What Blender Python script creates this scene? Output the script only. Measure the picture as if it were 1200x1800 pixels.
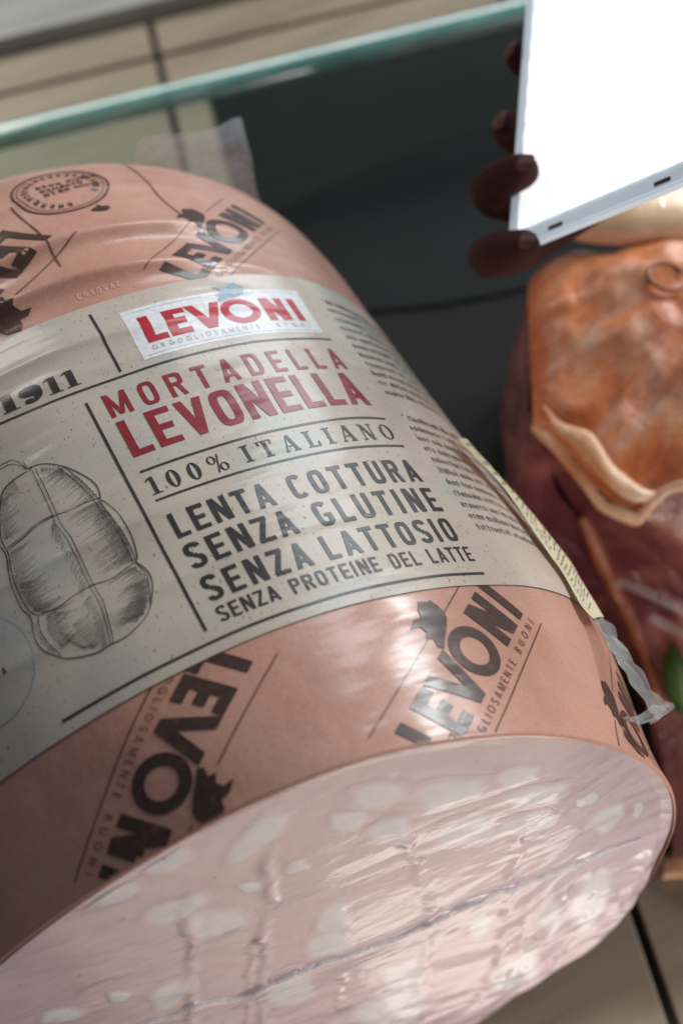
import bpy, bmesh, math, random
import numpy as np
from mathutils import Vector, Matrix, noise as mnoise

# ------------------------------------------------------------------ units
S = 0.11                      # radius of the mortadella in metres; shapes are laid out in radii
ZD = 1.06                     # axis height above the deck, in radii
def W(P):
    P = np.asarray(P, float)
    o = P * S
    o[..., 2] = (P[..., 2] + ZD) * S
    return o
def srgb(r, g, b):
    f = lambda c: (c/255/12.92) if c/255 <= .04045 else ((c/255+.055)/1.055)**2.4
    return (f(r), f(g), f(b), 1)
rng = np.random.default_rng(7)
random.seed(7)

scene = bpy.context.scene
for o in list(bpy.data.objects): bpy.data.objects.remove(o)
col = scene.collection

# ------------------------------------------------------------------ camera
CAM = np.array([0, 0, 3.43974])
FW = np.array([0.15239051, 0.49054393, -0.85798822])
RT = np.array([0.88822172, -0.44867363, -0.09876309])
UP = np.array([0.43340433, 0.74703321, 0.50408538])
cam = bpy.data.cameras.new('camera'); camo = bpy.data.objects.new('camera', cam); col.objects.link(camo)
cl = W(CAM)
camo.matrix_world = Matrix(((RT[0], UP[0], -FW[0], cl[0]), (RT[1], UP[1], -FW[1], cl[1]), (RT[2], UP[2], -FW[2], cl[2]), (0, 0, 0, 1)))
cam.sensor_fit = 'VERTICAL'; cam.sensor_height = 36; cam.sensor_width = 24; cam.lens = 48
cam.clip_start = .01; cam.clip_end = 100
cam.dof.use_dof = True; cam.dof.focus_distance = 3.05*S; cam.dof.aperture_fstop = 8.5
scene.camera = camo

# ------------------------------------------------------------------ world, lights, exposure
w = bpy.data.worlds.new('World'); scene.world = w; w.use_nodes = True
w.node_tree.nodes['Background'].inputs[0].default_value = (.60, .68, .78, 1)
w.node_tree.nodes['Background'].inputs[1].default_value = .135
def area(name, pos, target, sx, sy, power, color):
    l = bpy.data.lights.new(name, 'AREA'); l.shape = 'RECTANGLE'; l.size = sx*S; l.size_y = sy*S
    l.energy = power; l.color = color
    o = bpy.data.objects.new(name, l); col.objects.link(o)
    p, t = Vector(W(pos)), Vector(W(target))
    o.location = p; o.rotation_euler = (t-p).to_track_quat('-Z', 'Y').to_euler()
    return o
area('window_light', (8.5, 8.0, 4.6), (.4, 1.6, .9), 3.0, 9.0, 11.0, (.82, .92, 1))
area('side_window_light', (9.3, 4.3, 3.2), (.47, 1.1, .9), 1.3, .8, 3.6, (.95, .98, 1))
area('side_window_light', (9.1, 4.5, 4.7), (.45, 1.1, .9), 1.4, .6, 3.2, (.95, .98, 1))
area('key_light', (7.6, 1.6, 3.9), (.3, 1.5, .4), 2.6, 2.6, 4.4, (1, .95, .88))
cl_ = area('rear_deck_fill', (-.8, 8.6, 5.0), (.2, 5.4, -1.06), 2.4, 2.4, 1.25, (1, .94, .86)); cl_.data.spread = math.radians(75)  # unseen lamp added to brighten the rear slabs
fl_ = area('front_deck_fill', (.05, -.6, 2.0), (.05, -.601, -1.06), 1.3, 1.2, 3.0, (1, .90, .78)); fl_.data.spread = math.radians(24)  # unseen lamp added to light the front deck for sheen in the film
area('low_front_fill', (1.1, -1.7, -.72), (.55, .8, -.45), 2.2, .6, .8, (1, .96, .92))  # unseen low lamp added for glints on the cut face
area('deck_glare_fill', (.45, .31, -1.035), (.45, .36, 0), .85, .30, .021, (1, .90, .80))  # unseen upward lamp added on the deck, mirrored as glare in the film
area('front_fill_light', (3.4, -5.8, 3.0), (.4, .8, -.2), 3.0, 2.5, 1.9, (.92, .94, 1))
vs = scene.view_settings
vs.view_transform = 'Standard'; vs.look = 'None'; vs.exposure = -.55; vs.gamma = 1; vs.use_curve_mapping = False
scene.cycles.max_bounces = 8; scene.cycles.transparent_max_bounces = 16
scene.cycles.caustics_reflective = False; scene.cycles.caustics_refractive = False
scene.cycles.sample_clamp_indirect = 4

# ------------------------------------------------------------------ materials
class NT:
    def __init__(s, name):
        s.m = bpy.data.materials.new(name); s.m.use_nodes = True; s.t = s.m.node_tree
        s.b = s.t.nodes['Principled BSDF']; s.out = s.t.nodes['Material Output']
        s._pos = None
    def n(s, typ, **kw):
        x = s.t.nodes.new(typ)
        for k, v in kw.items():
            if isinstance(k, str) and k.startswith('i_'): x.inputs[k[2:].replace('_', ' ')].default_value = v
            else: setattr(x, k, v)
        return x
    def l(s, a, b): s.t.links.new(a, b)
    def pos(s, scale=(1, 1, 1), rot=(0, 0, 0)):
        if s._pos is None: s._pos = s.n('ShaderNodeNewGeometry').outputs['Position']
        m = s.n('ShaderNodeMapping'); m.inputs['Scale'].default_value = scale; m.inputs['Rotation'].default_value = rot
        s.l(s._pos, m.inputs['Vector']); return m.outputs['Vector']
    def noise(s, scale, detail=3, rough=.55, vec=None, dist=0):
        x = s.n('ShaderNodeTexNoise'); x.inputs['Scale'].default_value = scale; x.inputs['Detail'].default_value = detail
        x.inputs['Roughness'].default_value = rough; x.inputs['Distortion'].default_value = dist
        s.l(vec if vec is not None else s.pos(), x.inputs['Vector']); return x.outputs['Fac']
    def ramp(s, fac, stops):
        r = s.n('ShaderNodeValToRGB'); e = r.color_ramp.elements
        while len(e) < len(stops): e.new(.5)
        for i, (p, c) in enumerate(stops):
            e[i].position = p; e[i].color = c if len(c) == 4 else (*c, 1)
        s.l(fac, r.inputs['Fac']); return r.outputs['Color']
    def mix(s, fac, a, b, mode='MIX'):
        x = s.n('ShaderNodeMix', data_type='RGBA', blend_type=mode)
        for sock, v in ((x.inputs[0], fac), (x.inputs[6], a), (x.inputs[7], b)):
            if isinstance(v, (int, float, tuple)): sock.default_value = v
            else: s.l(v, sock)
        return x.outputs[2]
    def bump(s, h, strength=.3, dist=.001, normal=None):
        x = s.n('ShaderNodeBump'); x.inputs['Strength'].default_value = strength; x.inputs['Distance'].default_value = dist
        s.l(h, x.inputs['Height'])
        if normal is not None: s.l(normal, x.inputs['Normal'])
        return x.outputs['Normal']
    def base(s, c):
        if isinstance(c, tuple): s.b.inputs['Base Color'].default_value = c
        else: s.l(c, s.b.inputs['Base Color'])
    def set(s, **kw):
        for k, v in kw.items(): s.b.inputs[k.replace('_', ' ')].default_value = v
BW = ((0, 0, 0, 1), (1, 1, 1, 1))

def film_coat(t, weight=.6, rough=.19):
    # the clear shrink film drawn over skin, label and print: one continuous gloss
    t.set(Coat_Weight=weight, Coat_Roughness=rough, Coat_IOR=1.5)
    a = t.noise(26, 3, .5, t.pos((.6, 2.2, .6))); b = t.noise(110, 2, .5, t.pos((.4, 2.2, .4)))
    n = t.bump(a, .5, .0030); n = t.bump(b, .12, .0005, n)
    t.l(n, t.b.inputs['Coat Normal'])

def m_skin():
    t = NT('casing_skin')
    c1 = t.ramp(t.noise(55, 4, .6), [(.3, srgb(200, 150, 132)), (.7, srgb(214, 168, 150))])
    c2 = t.ramp(t.noise(1900, 3, .6), [(.34, (.80, .75, .72)), (.52, (1, 1, 1))])
    c = t.mix(.7, c1, c2, 'MULTIPLY')
    c3 = t.ramp(t.noise(16, 2, .5), [(.35, (1, .93, .9)), (.65, (1, 1, 1))])
    t.base(t.mix(1, c, c3, 'MULTIPLY'))
    t.set(Roughness=.5, Specular_IOR_Level=.3, Subsurface_Weight=.12, Subsurface_Scale=.003)
    t.b.inputs['Subsurface Radius'].default_value = (1, .4, .25)
    t.l(t.bump(t.noise(1200, 2), .12, .0003, t.bump(t.noise(70, 3, .6), .3, .0016)), t.b.inputs['Normal'])
    film_coat(t); return t.m

def m_label(name='label_paper', tint=None):
    t = NT(name)
    c = t.ramp(t.noise(38, 4, .6), [(.3, srgb(204, 189, 174)), (.7, srgb(214, 200, 185))])
    cloud = t.ramp(t.noise(26, 4, .62, t.pos((1, 1.3, 1))), [(.54, BW[0]), (.66, (.55,)*3)])
    c = t.mix(cloud, c, srgb(176, 194, 188))
    pk = t.ramp(t.noise(30, 3, .6, t.pos((1.2, 1, 1), (1, .4, 2))), [(.58, BW[0]), (.7, (.4,)*3)])
    c = t.mix(pk, c, srgb(222, 196, 184))
    if tint: c = t.mix(.22, c, tint)
    # flecks of the recycled-paper print
    for sc, rot, thr, colr in ((1700, .5, .715, srgb(142, 100, 94)), (1500, 2.1, .72, srgb(112, 108, 108)), (2000, 1.2, .71, srgb(166, 124, 114))):
        f = t.noise(sc, 1.5, .4, t.pos((1, .42, .8), (0, 0, rot)))
        c = t.mix(t.ramp(f, [(thr, BW[0]), (thr+.035, (.85,)*3)]), c, colr)
    t.base(c)
    t.set(Roughness=.55, Specular_IOR_Level=.3)
    t.l(t.bump(t.noise(60, 3), .25, .0012), t.b.inputs['Normal'])
    film_coat(t); return t.m

def m_ink(name, c, rough=.5, wear=.0, under=None):
    t = NT(name)
    cc = t.ramp(t.noise(700, 3, .6), [(.3, c), (.75, tuple(min(1, x*1.5+.004) for x in c[:3])+(1,))])
    if wear and under:
        cc = t.mix(t.ramp(t.noise(420, 4, .7), [(.56, BW[0]), (.8, (wear,)*3)]), cc, under)
    t.base(cc); t.set(Roughness=rough, Specular_IOR_Level=.3)
    film_coat(t); return t.m

M = {}
M['skin'] = m_skin(); M['label'] = m_label(); M['badge'] = m_label('label_badge', srgb(178, 200, 212))
M['black'] = m_ink('black_ink', srgb(50, 46, 44)); M['red'] = m_ink('red_ink', srgb(136, 32, 40))
M['logo_red'] = m_ink('logo_red_ink', srgb(176, 20, 44)); M['thin_grey'] = m_ink('grey_ink', srgb(128, 128, 134))
M['plate'] = m_ink('white_print', srgb(226, 226, 228)); M['bluegrey'] = m_ink('blue_grey_ink', srgb(140, 160, 172))
M['brown'] = m_ink('brown_stamp_ink', srgb(66, 46, 38), .5, .5, srgb(170, 112, 92))
M['brown_thin'] = m_ink('brown_line_ink', srgb(104, 66, 54)); M['whitemark'] = m_ink('white_mark_ink', srgb(214, 176, 160))
M['smallink'] = m_ink('small_text_ink', srgb(84, 80, 78))

def m_meat():
    t = NT('mortadella_meat')
    t.base(MEATC(t)); t.set(Roughness=.5, Specular_IOR_Level=.35, Subsurface_Weight=.15, Subsurface_Scale=.003)
    t.b.inputs['Subsurface Radius'].default_value = (1, .5, .4)
    wrinkled(t); return t.m
def MEATC(t):
    c = t.ramp(t.noise(24, 4, .6), [(.3, srgb(188, 164, 172)), (.7, srgb(200, 178, 186))])
    c2 = t.ramp(t.noise(95, 4, .65, t.pos((1, 1, 1.6), (0, .6, 0))), [(.56, BW[0]), (.72, (.55,)*3)])
    c = t.mix(c2, c, srgb(210, 190, 190))
    s1 = t.ramp(t.noise(300, 2, .5), [(.72, BW[0]), (.78, (.7,)*3)]); c = t.mix(s1, c, srgb(150, 84, 74))
    return c
def wrinkled(t):
    t.set(Coat_Weight=1.0, Coat_Roughness=.12, Coat_IOR=1.5)
    big = t.noise(22, 3, .5, t.pos((.8, 1, 1.5), (0, .1, 0)), .5)
    fine = t.noise(130, 4, .6, t.pos((.8, 1, 1.2), (0, .3, 0)), .6)
    n = t.bump(big, .45, .006); n = t.bump(fine, .28, .0010, n)
    t.l(n, t.b.inputs['Coat Normal'])
M['meat'] = m_meat()
def m_fat():
    t = NT('mortadella_fat')
    c = t.ramp(t.noise(120, 3), [(.3, srgb(210, 210, 214)), (.7, srgb(224, 224, 228))])
    at = t.n('ShaderNodeAttribute', attribute_name='soft').outputs['Fac']
    ad = t.n('ShaderNodeMath', operation='ADD'); t.l(at, ad.inputs[0])
    sb = t.n('ShaderNodeMath', operation='MULTIPLY_ADD'); t.l(t.noise(180, 3), sb.inputs[0]); sb.inputs[1].default_value = .5; sb.inputs[2].default_value = -.25; t.l(sb.outputs[0], ad.inputs[1])
    c = t.mix(t.ramp(ad.outputs[0], [(.14, BW[0]), (.80, (.82,)*3)]), MEATC(t), c)
    t.base(c)
    t.set(Roughness=.5, Subsurface_Weight=.15, Subsurface_Scale=.003); wrinkled(t); return t.m
M['fat'] = m_fat()

def m_film(name, alpha, tint=(.9, .95, .97, 1), rough=.12, bump=.5, sc=60):
    t = NT(name)
    t.base(tint); t.set(Roughness=rough, Specular_IOR_Level=.8, Alpha=1)
    a = t.ramp(t.noise(sc, 4, .6), [(.3, (alpha*.6,)*3), (.75, (min(1, alpha*1.6),)*3)])
    t.l(a, t.b.inputs['Alpha'])
    t.l(t.bump(t.noise(sc*1.3, 4, .6, dist=.8), bump, .003), t.b.inputs['Normal'])
    return t.m
M['film'] = m_film('clear_film', .30); M['film_ridge'] = m_film('film_ridge', .46, (.98, .99, .95, 1), .25, .5, 160)
M['milky_reflection'] = m_film('milky_reflection', .34, (.74, .88, 1, 1), .2, .6, 70)

def m_simple(name, stops, scale, rough, bump=.2, bd=.001, coat=0, vec=None, detail=4, spec=.5, cr=.15):
    t = NT(name)
    v = t.pos(*vec) if vec else None
    t.base(t.ramp(t.noise(scale, detail, .6, v), stops)); t.set(Roughness=rough, Specular_IOR_Level=spec)
    if bump: t.l(t.bump(t.noise(scale*2, 4, .6, v), bump, bd), t.b.inputs['Normal'])
    if coat:
        t.set(Coat_Weight=coat, Coat_Roughness=cr)
        n = t.bump(t.noise(40, 4, .6, None, 1.2), .8, .006); t.l(n, t.b.inputs['Coat Normal'])
    return t.m
M['cream'] = m_simple('cream_paper', [(.3, srgb(214, 202, 166)), (.7, srgb(226, 216, 184))], 60, .6, .15)

# ------------------------------------------------------------------ mesh helpers
def mesh_obj(name, verts, faces, mat, parent=None, smooth=True, world=True):
    """verts in radii (converted here); child coordinates are kept relative to the parent empty."""
    V = W(np.array(verts, float)) if world else np.array(verts, float)
    if parent is not None: V = V - np.array(parent.location)
    me = bpy.data.meshes.new(name)
    me.from_pydata(V.tolist(), [], [tuple(int(i) for i in f) for f in faces])
    me.materials.append(mat)
    if smooth: me.shade_smooth()
    o = bpy.data.objects.new(name, me); col.objects.link(o)
    if parent is not None: o.parent = parent
    return o
def grid_faces(nu, nv, wrap=False):
    f = []
    for i in range(nu-1):
        for j in range(nv if wrap else nv-1):
            j2 = (j+1) % nv
            f.append((i*nv+j, i*nv+j2, (i+1)*nv+j2, (i+1)*nv+j))
    return f
def thing(name, loc, label, cat, group=None):
    o = bpy.data.objects.new(name, None); o.empty_display_size = .02; col.objects.link(o)
    o.location = W(np.array(loc, float)); o['label'] = label; o['category'] = cat
    if group: o['group'] = group
    bpy.context.view_layer.update()
    return o
def tube(path, rad, n=12, caps=True):
    """tapered tube through 3D points; rad scalar or list"""
    P = np.array(path, float); k = len(P)
    rad = np.broadcast_to(rad, (k,))
    T = np.gradient(P, axis=0); T /= np.linalg.norm(T, axis=1)[:, None]
    u = np.cross(T[0], [.3, .2, 1]); u /= np.linalg.norm(u)
    V = []; F = []
    for i in range(k):
        u = u - T[i]*(u@T[i]); u /= np.linalg.norm(u); v = np.cross(T[i], u)
        for j in range(n):
            a = 2*math.pi*j/n; V.append(P[i]+rad[i]*(math.cos(a)*u+math.sin(a)*v))
    F = grid_faces(k, n, True)
    if caps: F += [tuple(range(n))[::-1], tuple((k-1)*n+j for j in range(n))]
    return V, F
def spline(P, n):
    P = np.array(P, float); k = len(P)
    t = np.linspace(0, k-1, n); i = np.clip(t.astype(int), 0, k-2); u = (t-i)[:, None]
    a = P[np.maximum(i-1, 0)]; b = P[i]; c = P[i+1]; d = P[np.minimum(i+2, k-1)]
    return .5*(2*b+(c-a)*u+(2*a-5*b+4*c-d)*u**2+(3*b-a-3*c+d)*u**3)
def vnoise(P, sc, seed=0.):
    return np.array([mnoise.noise(Vector((p[0]*sc+seed, p[1]*sc, p[2]*sc))) for p in np.asarray(P)])

# ------------------------------------------------------------------ body of the mortadella (in radii; axis along y)
PV = (2.4168725, .6374209, 3.4759407, 3.1665682, .0373371)
CUT = (.8163990, .0925539, -.0886126)                  # cut plane y = a + b z + c x
RIM_T = np.radians([-180, -150, -120, -90, -60, -40, -25, -19, -10, -2, 4, 10, 17, 24, 32, 42, 55, 70, 86, 94, 102, 116, 122, 132, 139, 146, 154, 161, 170, 180])
RIM_R = np.array([1.06, 1.04, 1.0, .985, .975, .975, .978, .985, .995, 1.018, 1.028, 1.036, 1.031, 1.014, .997, .974, .954, .943, .937, .937, .933, .953, .963, .978, .983, .985, 1.007, 1.05, 1.06, 1.06])
def rim(t):
    o = 0
    for d, wt in ((-.06, .25), (0, .5), (.06, .25)):
        o = o+wt*np.interp((t+d+np.pi) % (2*np.pi)-np.pi, RIM_T, RIM_R)
    return o
def r_of(y):
    s0, L, n, m, sl = PV
    q = np.clip((y-s0)/L, 0, 1)
    return (1+sl*(1.7-y))*np.maximum(1-q**n, 0)**(1/m)
def s_cut(th): return CUT[0]+CUT[1]*np.cos(th)+CUT[2]*np.sin(th)
S_END = PV[0]+PV[1]
CREASE = [(2.43, .030, .085, .016, .62), (2.295, .028, .075, .016, .55), (2.105, .011, .06, .016, .42), (2.03, .004, .05, .018, .3), (1.60, .006, .06, .016, .30), (1.425, .006, .06, .016, .42), (2.62, .014, .05, .016, .5)]
def disp(th, s):
    d = 0*th
    for k, (s0, A, wu, wd, tm) in enumerate(CREASE):
        x = s-(s0+.012*np.sin(5*th+k))
        m = 1/(1+np.exp((th-tm)/.09))*1/(1+np.exp((-1.4-th)/.1))
        xs = np.sqrt(x*x+.009**2)-.009      # rounded crest
        d = d+A*m*np.where(x > 0, np.exp(-xs/wu), np.exp(-xs/wd))
    d = d+.005*np.sin(3.1*th+1.3*s)*np.sin(2.3*s+.4)+.0028*np.sin(9*th+2)*np.sin(7*s+1+2*th)+.0011*np.sin(21*th+4*s)*np.sin(17*s-5*th)
    return d
FIL = .009
def rbody(th, s):
    sp = s_cut(th)
    q = np.clip((s-sp)/.5, 0, 1); wt = (1-q)**2*(1+2*q)
    ta = np.clip((np.abs(th)-1.45)/.5, 0, 1); under = 1-.085*ta*ta*(3-2*ta)
    r = r_of(s)*under*(1-wt)+rim(th)*wt
    x = np.clip((s-sp)/FIL, 0, 1)
    r = r-FIL*(1-np.sqrt(np.maximum(1-(1-x)**2, 0)))
    return r+disp(th, s)*np.clip((s-sp)/.12, 0, 1)*np.clip((S_END-s)/.2, 0, 1)
def surf(th, s, off=0.):
    th, s = np.broadcast_arrays(np.asarray(th, float), np.asarray(s, float))
    r = rbody(th, s)+off
    # offset mostly radial; on the dome tilt it with the surface
    return np.stack([r*np.sin(th), s+off*np.clip((s-2.3)*1.5, 0, 1), r*np.cos(th)], -1)
GW = (-.12465893, .09052105, -.16198335, .13177598, .17362039, -.15907801); HW = (-.0137028, .0592995, .00023297)
def lab(U, V):
    """label sheet coordinates -> angle, axial position (the sheet lies slightly askew on the body)"""
    U = np.asarray(U, float); V = np.asarray(V, float)
    th = U+(V-1.6)*(HW[0]+HW[1]*U)+HW[2]*(V-1.6)**2
    t = np.clip(th, -.75, 1.25)-.35
    s = V+(GW[0]+GW[1]*V)*t+(GW[2]+GW[3]*V)*t*t+(GW[4]+GW[5]*V)*t**3
    return th, s
V_TOP, V_BOT = 2.2246, 1.2137

ROOT = thing('mortadella', (0, 1.9, -ZD), 'large pink mortadella in clear film with beige printed label and sliced front end', 'mortadella')

# casing
nth, ns = 512, 300
thg = np.linspace(-np.pi, np.pi, nth, endpoint=False)
q = np.linspace(0, 1, ns)
q = np.where(q < .12, q*.02/.12, .02+(q-.12)/.88*.98)
qq = q.copy(); tail = q > .72
qq[tail] = .72+.28*np.sin((q[tail]-.72)/.28*np.pi/2)
sc_ = s_cut(thg)
SS = sc_[None, :]*(1-qq[:, None])+S_END*qq[:, None]
P = surf(np.broadcast_to(thg, SS.shape), SS)
F = grid_faces(ns, nth, True)
mesh_obj('casing', P.reshape(-1, 3), F, M['skin'], ROOT)

# label sheet
nu, nv = 440, 420
U = np.linspace(-1.25, 1.42, nu); V = np.linspace(V_BOT, V_TOP, nv)
UU, VV = np.meshgrid(U, V, indexing='ij')
mesh_obj('label', surf(*lab(UU, VV), .0030).reshape(-1, 3), [f[::-1] for f in grid_faces(nu, nv)], M['label'], ROOT)

# ------------------------------------------------------------------ lettering
def rect(x0, y0, x1, y1): return [((x0, y0), (x1, y0), (x1, y1), (x0, y1))]
def par(x0, y0, x1, y1, wd):      # slanted bar with level ends
    return [((x0-wd/2, y0), (x0+wd/2, y0), (x1+wd/2, y1), (x1-wd/2, y1))]
def ring(cx, cy, rx, ry, a, h, n=2.0, p0=0, p1=360, seg=24):
    out = []
    k = max(4, int(seg*abs(p1-p0)/360))
    def se(rx, ry, ph):
        c, s = math.cos(ph), math.sin(ph)
        return (cx+rx*math.copysign(abs(c)**(2/n), c), cy+ry*math.copysign(abs(s)**(2/n), s))
    ph = [math.radians(p0+(p1-p0)*i/k) for i in range(k+1)]
    for i in range(k):
        out.append((se(rx, ry, ph[i]), se(rx, ry, ph[i+1]), se(rx-a, ry-h, ph[i+1]), se(rx-a, ry-h, ph[i])))
    return out
def glyph(ch, w, a, h, n=3.2):
    """block capital in the box 0..w x 0..1, stem a, bar h"""
    c = w/2
    if ch == 'I': return rect(0, 0, a, 1)
    if ch == 'L': return rect(0, 0, a, 1)+rect(a, 0, w, h)
    if ch == 'E': return rect(0, 0, a, 1)+rect(a, 0, w, h)+rect(a, 1-h, w, 1)+rect(a, .5-h/2, w*.9, .5+h/2)
    if ch == 'F': return rect(0, 0, a, 1)+rect(a, 1-h, w, 1)+rect(a, .5-h/2, w*.9, .5+h/2)
    if ch == 'T': return rect(0, 1-h, w, 1)+rect(c-a/2, 0, c+a/2, 1-h)
    if ch == 'V': return par(a/2*1.05, 1, c, 0, a*1.05)+par(w-a/2*1.05, 1, c, 0, a*1.05)
    if ch == 'A': return par(a/2, 0, c, 1, a)+par(w-a/2, 0, c, 1, a)+rect(a*.8+.12*w, .2, w-a*.8-.12*w, .2+h*.9)
    if ch == 'N': return rect(0, 0, a, 1)+rect(w-a, 0, w, 1)+par(a*.62, 1, w-a*.62, 0, a*1.15)
    if ch == 'M': return rect(0, 0, a, 1)+rect(w-a, 0, w, 1)+par(a*.6, 1, c, .05, a*.95)+par(w-a*.6, 1, c, .05, a*.95)
    if ch == 'Z': return rect(0, 1-h, w, 1)+rect(0, 0, w, h)+par(a*.6, h, w-a*.6, 1-h, a*1.15)
    if ch == 'O': return ring(c, .5, c, .5, a, h, n)
    if ch == 'C': return ring(c, .5, c, .5, a, h, n, 40, 320)
    if ch == 'G': return ring(c, .5, c, .5, a, h, n, 40, 330)+rect(w-a, .12, w, .5)+rect(c, .5-h*.8, w-a, .5)
    if ch == 'U': return rect(0, .35, a, 1)+rect(w-a, .35, w, 1)+ring(c, .35, c, .35, a, h, n, 180, 360)
    if ch == 'D': return rect(0, 0, a, 1)+rect(a, 1-h, c, 1)+rect(a, 0, c, h)+ring(c, .5, c, .5, a, h, n, -90, 90)
    if ch in 'PRB':
        o = rect(0, 0, a, 1)+rect(a, 1-h, c, 1)+rect(a, .46, c, .46+h)+ring(c, .73, c, .27, a, h, n, -90, 90)
        if ch == 'R': o += par(w-a*.55, 0, c+a*.35, .48, a)
        if ch == 'B': o += rect(a, 0, c, h)+ring(c, .25, c, .25, a, h, n, -90, 90)
        return o
    if ch == 'S':
        up = ring(c, .745, c, .255, a, h, 2.5, 12, 262)
        lo = ring(c, .255, c, .255, a, h, 2.5, 82, -168)
        return up+lo+[((c-.12*w, .5-h*.55), (c+.12*w, .5-h*.55), (c+.12*w, .5+h*.45), (c-.12*w, .5+h*.45))]
    if ch == 'Y': return rect(c-a/2, 0, c+a/2, .45)+par(a/2, 1, c, .43, a)+par(w-a/2, 1, c, .43, a)
    if ch == '.': return rect(0, 0, a, h)
    return []
def didone(ch, w, a, h):
    c = w/2; sr = .1
    if ch == 'I': return rect(c-a/2, h, c+a/2, 1-h)+rect(0, 0, w, h)+rect(0, 1-h, w, 1)
    if ch == '1': return rect(c-a/2, h, c+a/2, 1)+rect(c-a/2-sr-.05, 0, c+a/2+sr+.05, h)+[((c-a/2-sr-.08, .86-h), (c-a/2, .9), (c-a/2, 1), (c-a/2-sr-.08, .9-h*.2))]
    if ch in '0O': return ring(c, .5, c, .5, a*1.05, h, 2.0, 0, 360, 28)
    if ch == '%': return ring(.22, .76, .2, .24, a*.55, h*.8, 2, seg=18)+ring(w-.22, .24, .2, .24, a*.55, h*.8, 2, seg=18)+par(w*.36, -.02, w*.66, 1.02, h*1.1)
    if ch == 'T': return rect(c-a/2, h, c+a/2, 1-h)+rect(c-.2, 0, c+.2, h)+rect(0, 1-h, w, 1)+par(h, .74, h*.4, 1-h, h*1.6)+par(w-h, .74, w-h*.4, 1-h, h*1.6)
    if ch == 'A': return par(.1, h, c, 1, h*1.1)+par(w-.14, h, c+.02, 1, a*1.05)+rect(.02, 0, .24, h)+rect(w-.34, 0, w, h)+rect(.22, .3, w-.32, .3+h*.9)
    if ch == 'L': return rect(.12, h, .12+a, 1-h)+rect(0, 0, w, h)+rect(0, 1-h, .26+a, 1)+par(w-h*.6, h, w-h*.3, .3, h*1.6)
    if ch == 'N': return rect(.12, h, .12+h, 1-h)+rect(w-.14-h, 0, w-.14, 1-h)+rect(0, 0, .26, h)+rect(0, 1-h, .18, 1)+rect(w-.28, 1-h, w, 1)+par(.18, 1-h, w-.2, 0, a*1.1)
    if ch == '9':
        return ring(c, .68, c, .32, a*1.02, h, 2, seg=26)+ring(c-.03, .5, c+.03, .5, a*.85, h, 2.1, -78, 8)+ring(.2, .14, .13, .13, .126, .126, 2, seg=12)+[((.2, 0), (c+.05, -.005), (c+.05, h), (.2, h*.8))]
    return []
W_BLOCK = dict(I=.19, L=.46, E=.50, T=.52, V=.60, A=.60, N=.58, M=.74, Z=.52, O=.55, C=.54, G=.55, U=.55, D=.55, P=.53, R=.56, B=.55, S=.54, Y=.56)
W_WIDE = dict(I=.14, L=.46, E=.5, T=.56, V=.74, A=.74, N=.72, M=.86, O=.86, G=.84, R=.56, S=.54, U=.66, B=.56, C=.8, Y=.7)
W_DID = {'1': .42, '0': .56, '%': .86, 'I': .42, 'T': .72, 'A': .80, 'L': .66, 'N': .86, 'O': .80, '9': .62}
def line_quads(text, x0, x1, y0, y1, style='block', a=.17, h=.155):
    """fit a word between x0 and x1 at cap height y1-y0; the letter gap takes up the slack"""
    wd = dict(block=W_BLOCK, wide=W_WIDE, did=W_DID)[style]; H = y1-y0
    ws = [wd.get(c, .3) for c in text]
    k = 1.0
    gap = (x1-x0-H*sum(ws))/max(1, len(text)-1)
    if gap < .06*H and len(text) > 1:
        k = (x1-x0-.06*H*(len(text)-1))/(H*sum(ws)); gap = .06*H
    x = x0; out = []
    for c, w_ in zip(text, ws):
        if style == 'did': g = didone(c, w_, a, h)
        elif style == 'wide': g = glyph(c, w_, a, h, 2.0)
        else: g = glyph(c, w_, a*min(1, 1), h, 3.4)
        out += [tuple((x+px*H*k, y0+py*H) for px, py in qd) for qd in g]
        x += w_*H*k+gap
    return out
def quads_mesh(name, quads, mapf, off, mat, keep=None, cell=.0085, parent=None):
    V = []; Fc = []
    for i, qd in enumerate(quads):
        qd = np.array(qd, float)
        l1 = max(np.linalg.norm(qd[1]-qd[0]), np.linalg.norm(qd[2]-qd[3])); l2 = max(np.linalg.norm(qd[3]-qd[0]), np.linalg.norm(qd[2]-qd[1]))
        a, b = max(1, int(math.ceil(l1/cell))), max(1, int(math.ceil(l2/cell)))
        u = np.linspace(0, 1, a+1)[:, None, None]; v = np.linspace(0, 1, b+1)[None, :, None]
        G = qd[0]*(1-u)*(1-v)+qd[1]*u*(1-v)+qd[2]*u*v+qd[3]*(1-u)*v
        X = mapf(G[..., 0], G[..., 1], off+(i % 9)*1.5e-5)
        st = len(V); V += X.reshape(-1, 3).tolist()
        cx = G.reshape(-1, 2)
        for p in range(a):
            for r in range(b):
                f = (st+p*(b+1)+r, st+(p+1)*(b+1)+r, st+(p+1)*(b+1)+r+1, st+p*(b+1)+r+1)
                if keep is not None:
                    m = cx[[k-st for k in f]].mean(0)
                    if not keep(m[0], m[1]): continue
                Fc.append(f)
    if not Fc: return None
    # make every face look outward
    V = np.array(V); 
    FF = []
    for f in Fc:
        p0, p1, p2 = V[f[0]], V[f[1]], V[f[2]]
        nrm = np.cross(p1-p0, p2-p0); rad = np.array([p0[0], .0, p0[2]])
        FF.append(f if nrm@rad >= 0 else f[::-1])
    return mesh_obj(name, V, FF, mat, parent if parent is not None else ROOT)
lmap = lambda U, V, off: surf(*lab(U, V), off)
OFF = .0041
def ptext(text, u0, u1, v0, v1, mat, style='block', a=.17, h=.155, off=OFF, name='lettering'):
    return quads_mesh(name, line_quads(text, u0, u1, v0, v1, style, a, h), lmap, off, M[mat])

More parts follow.
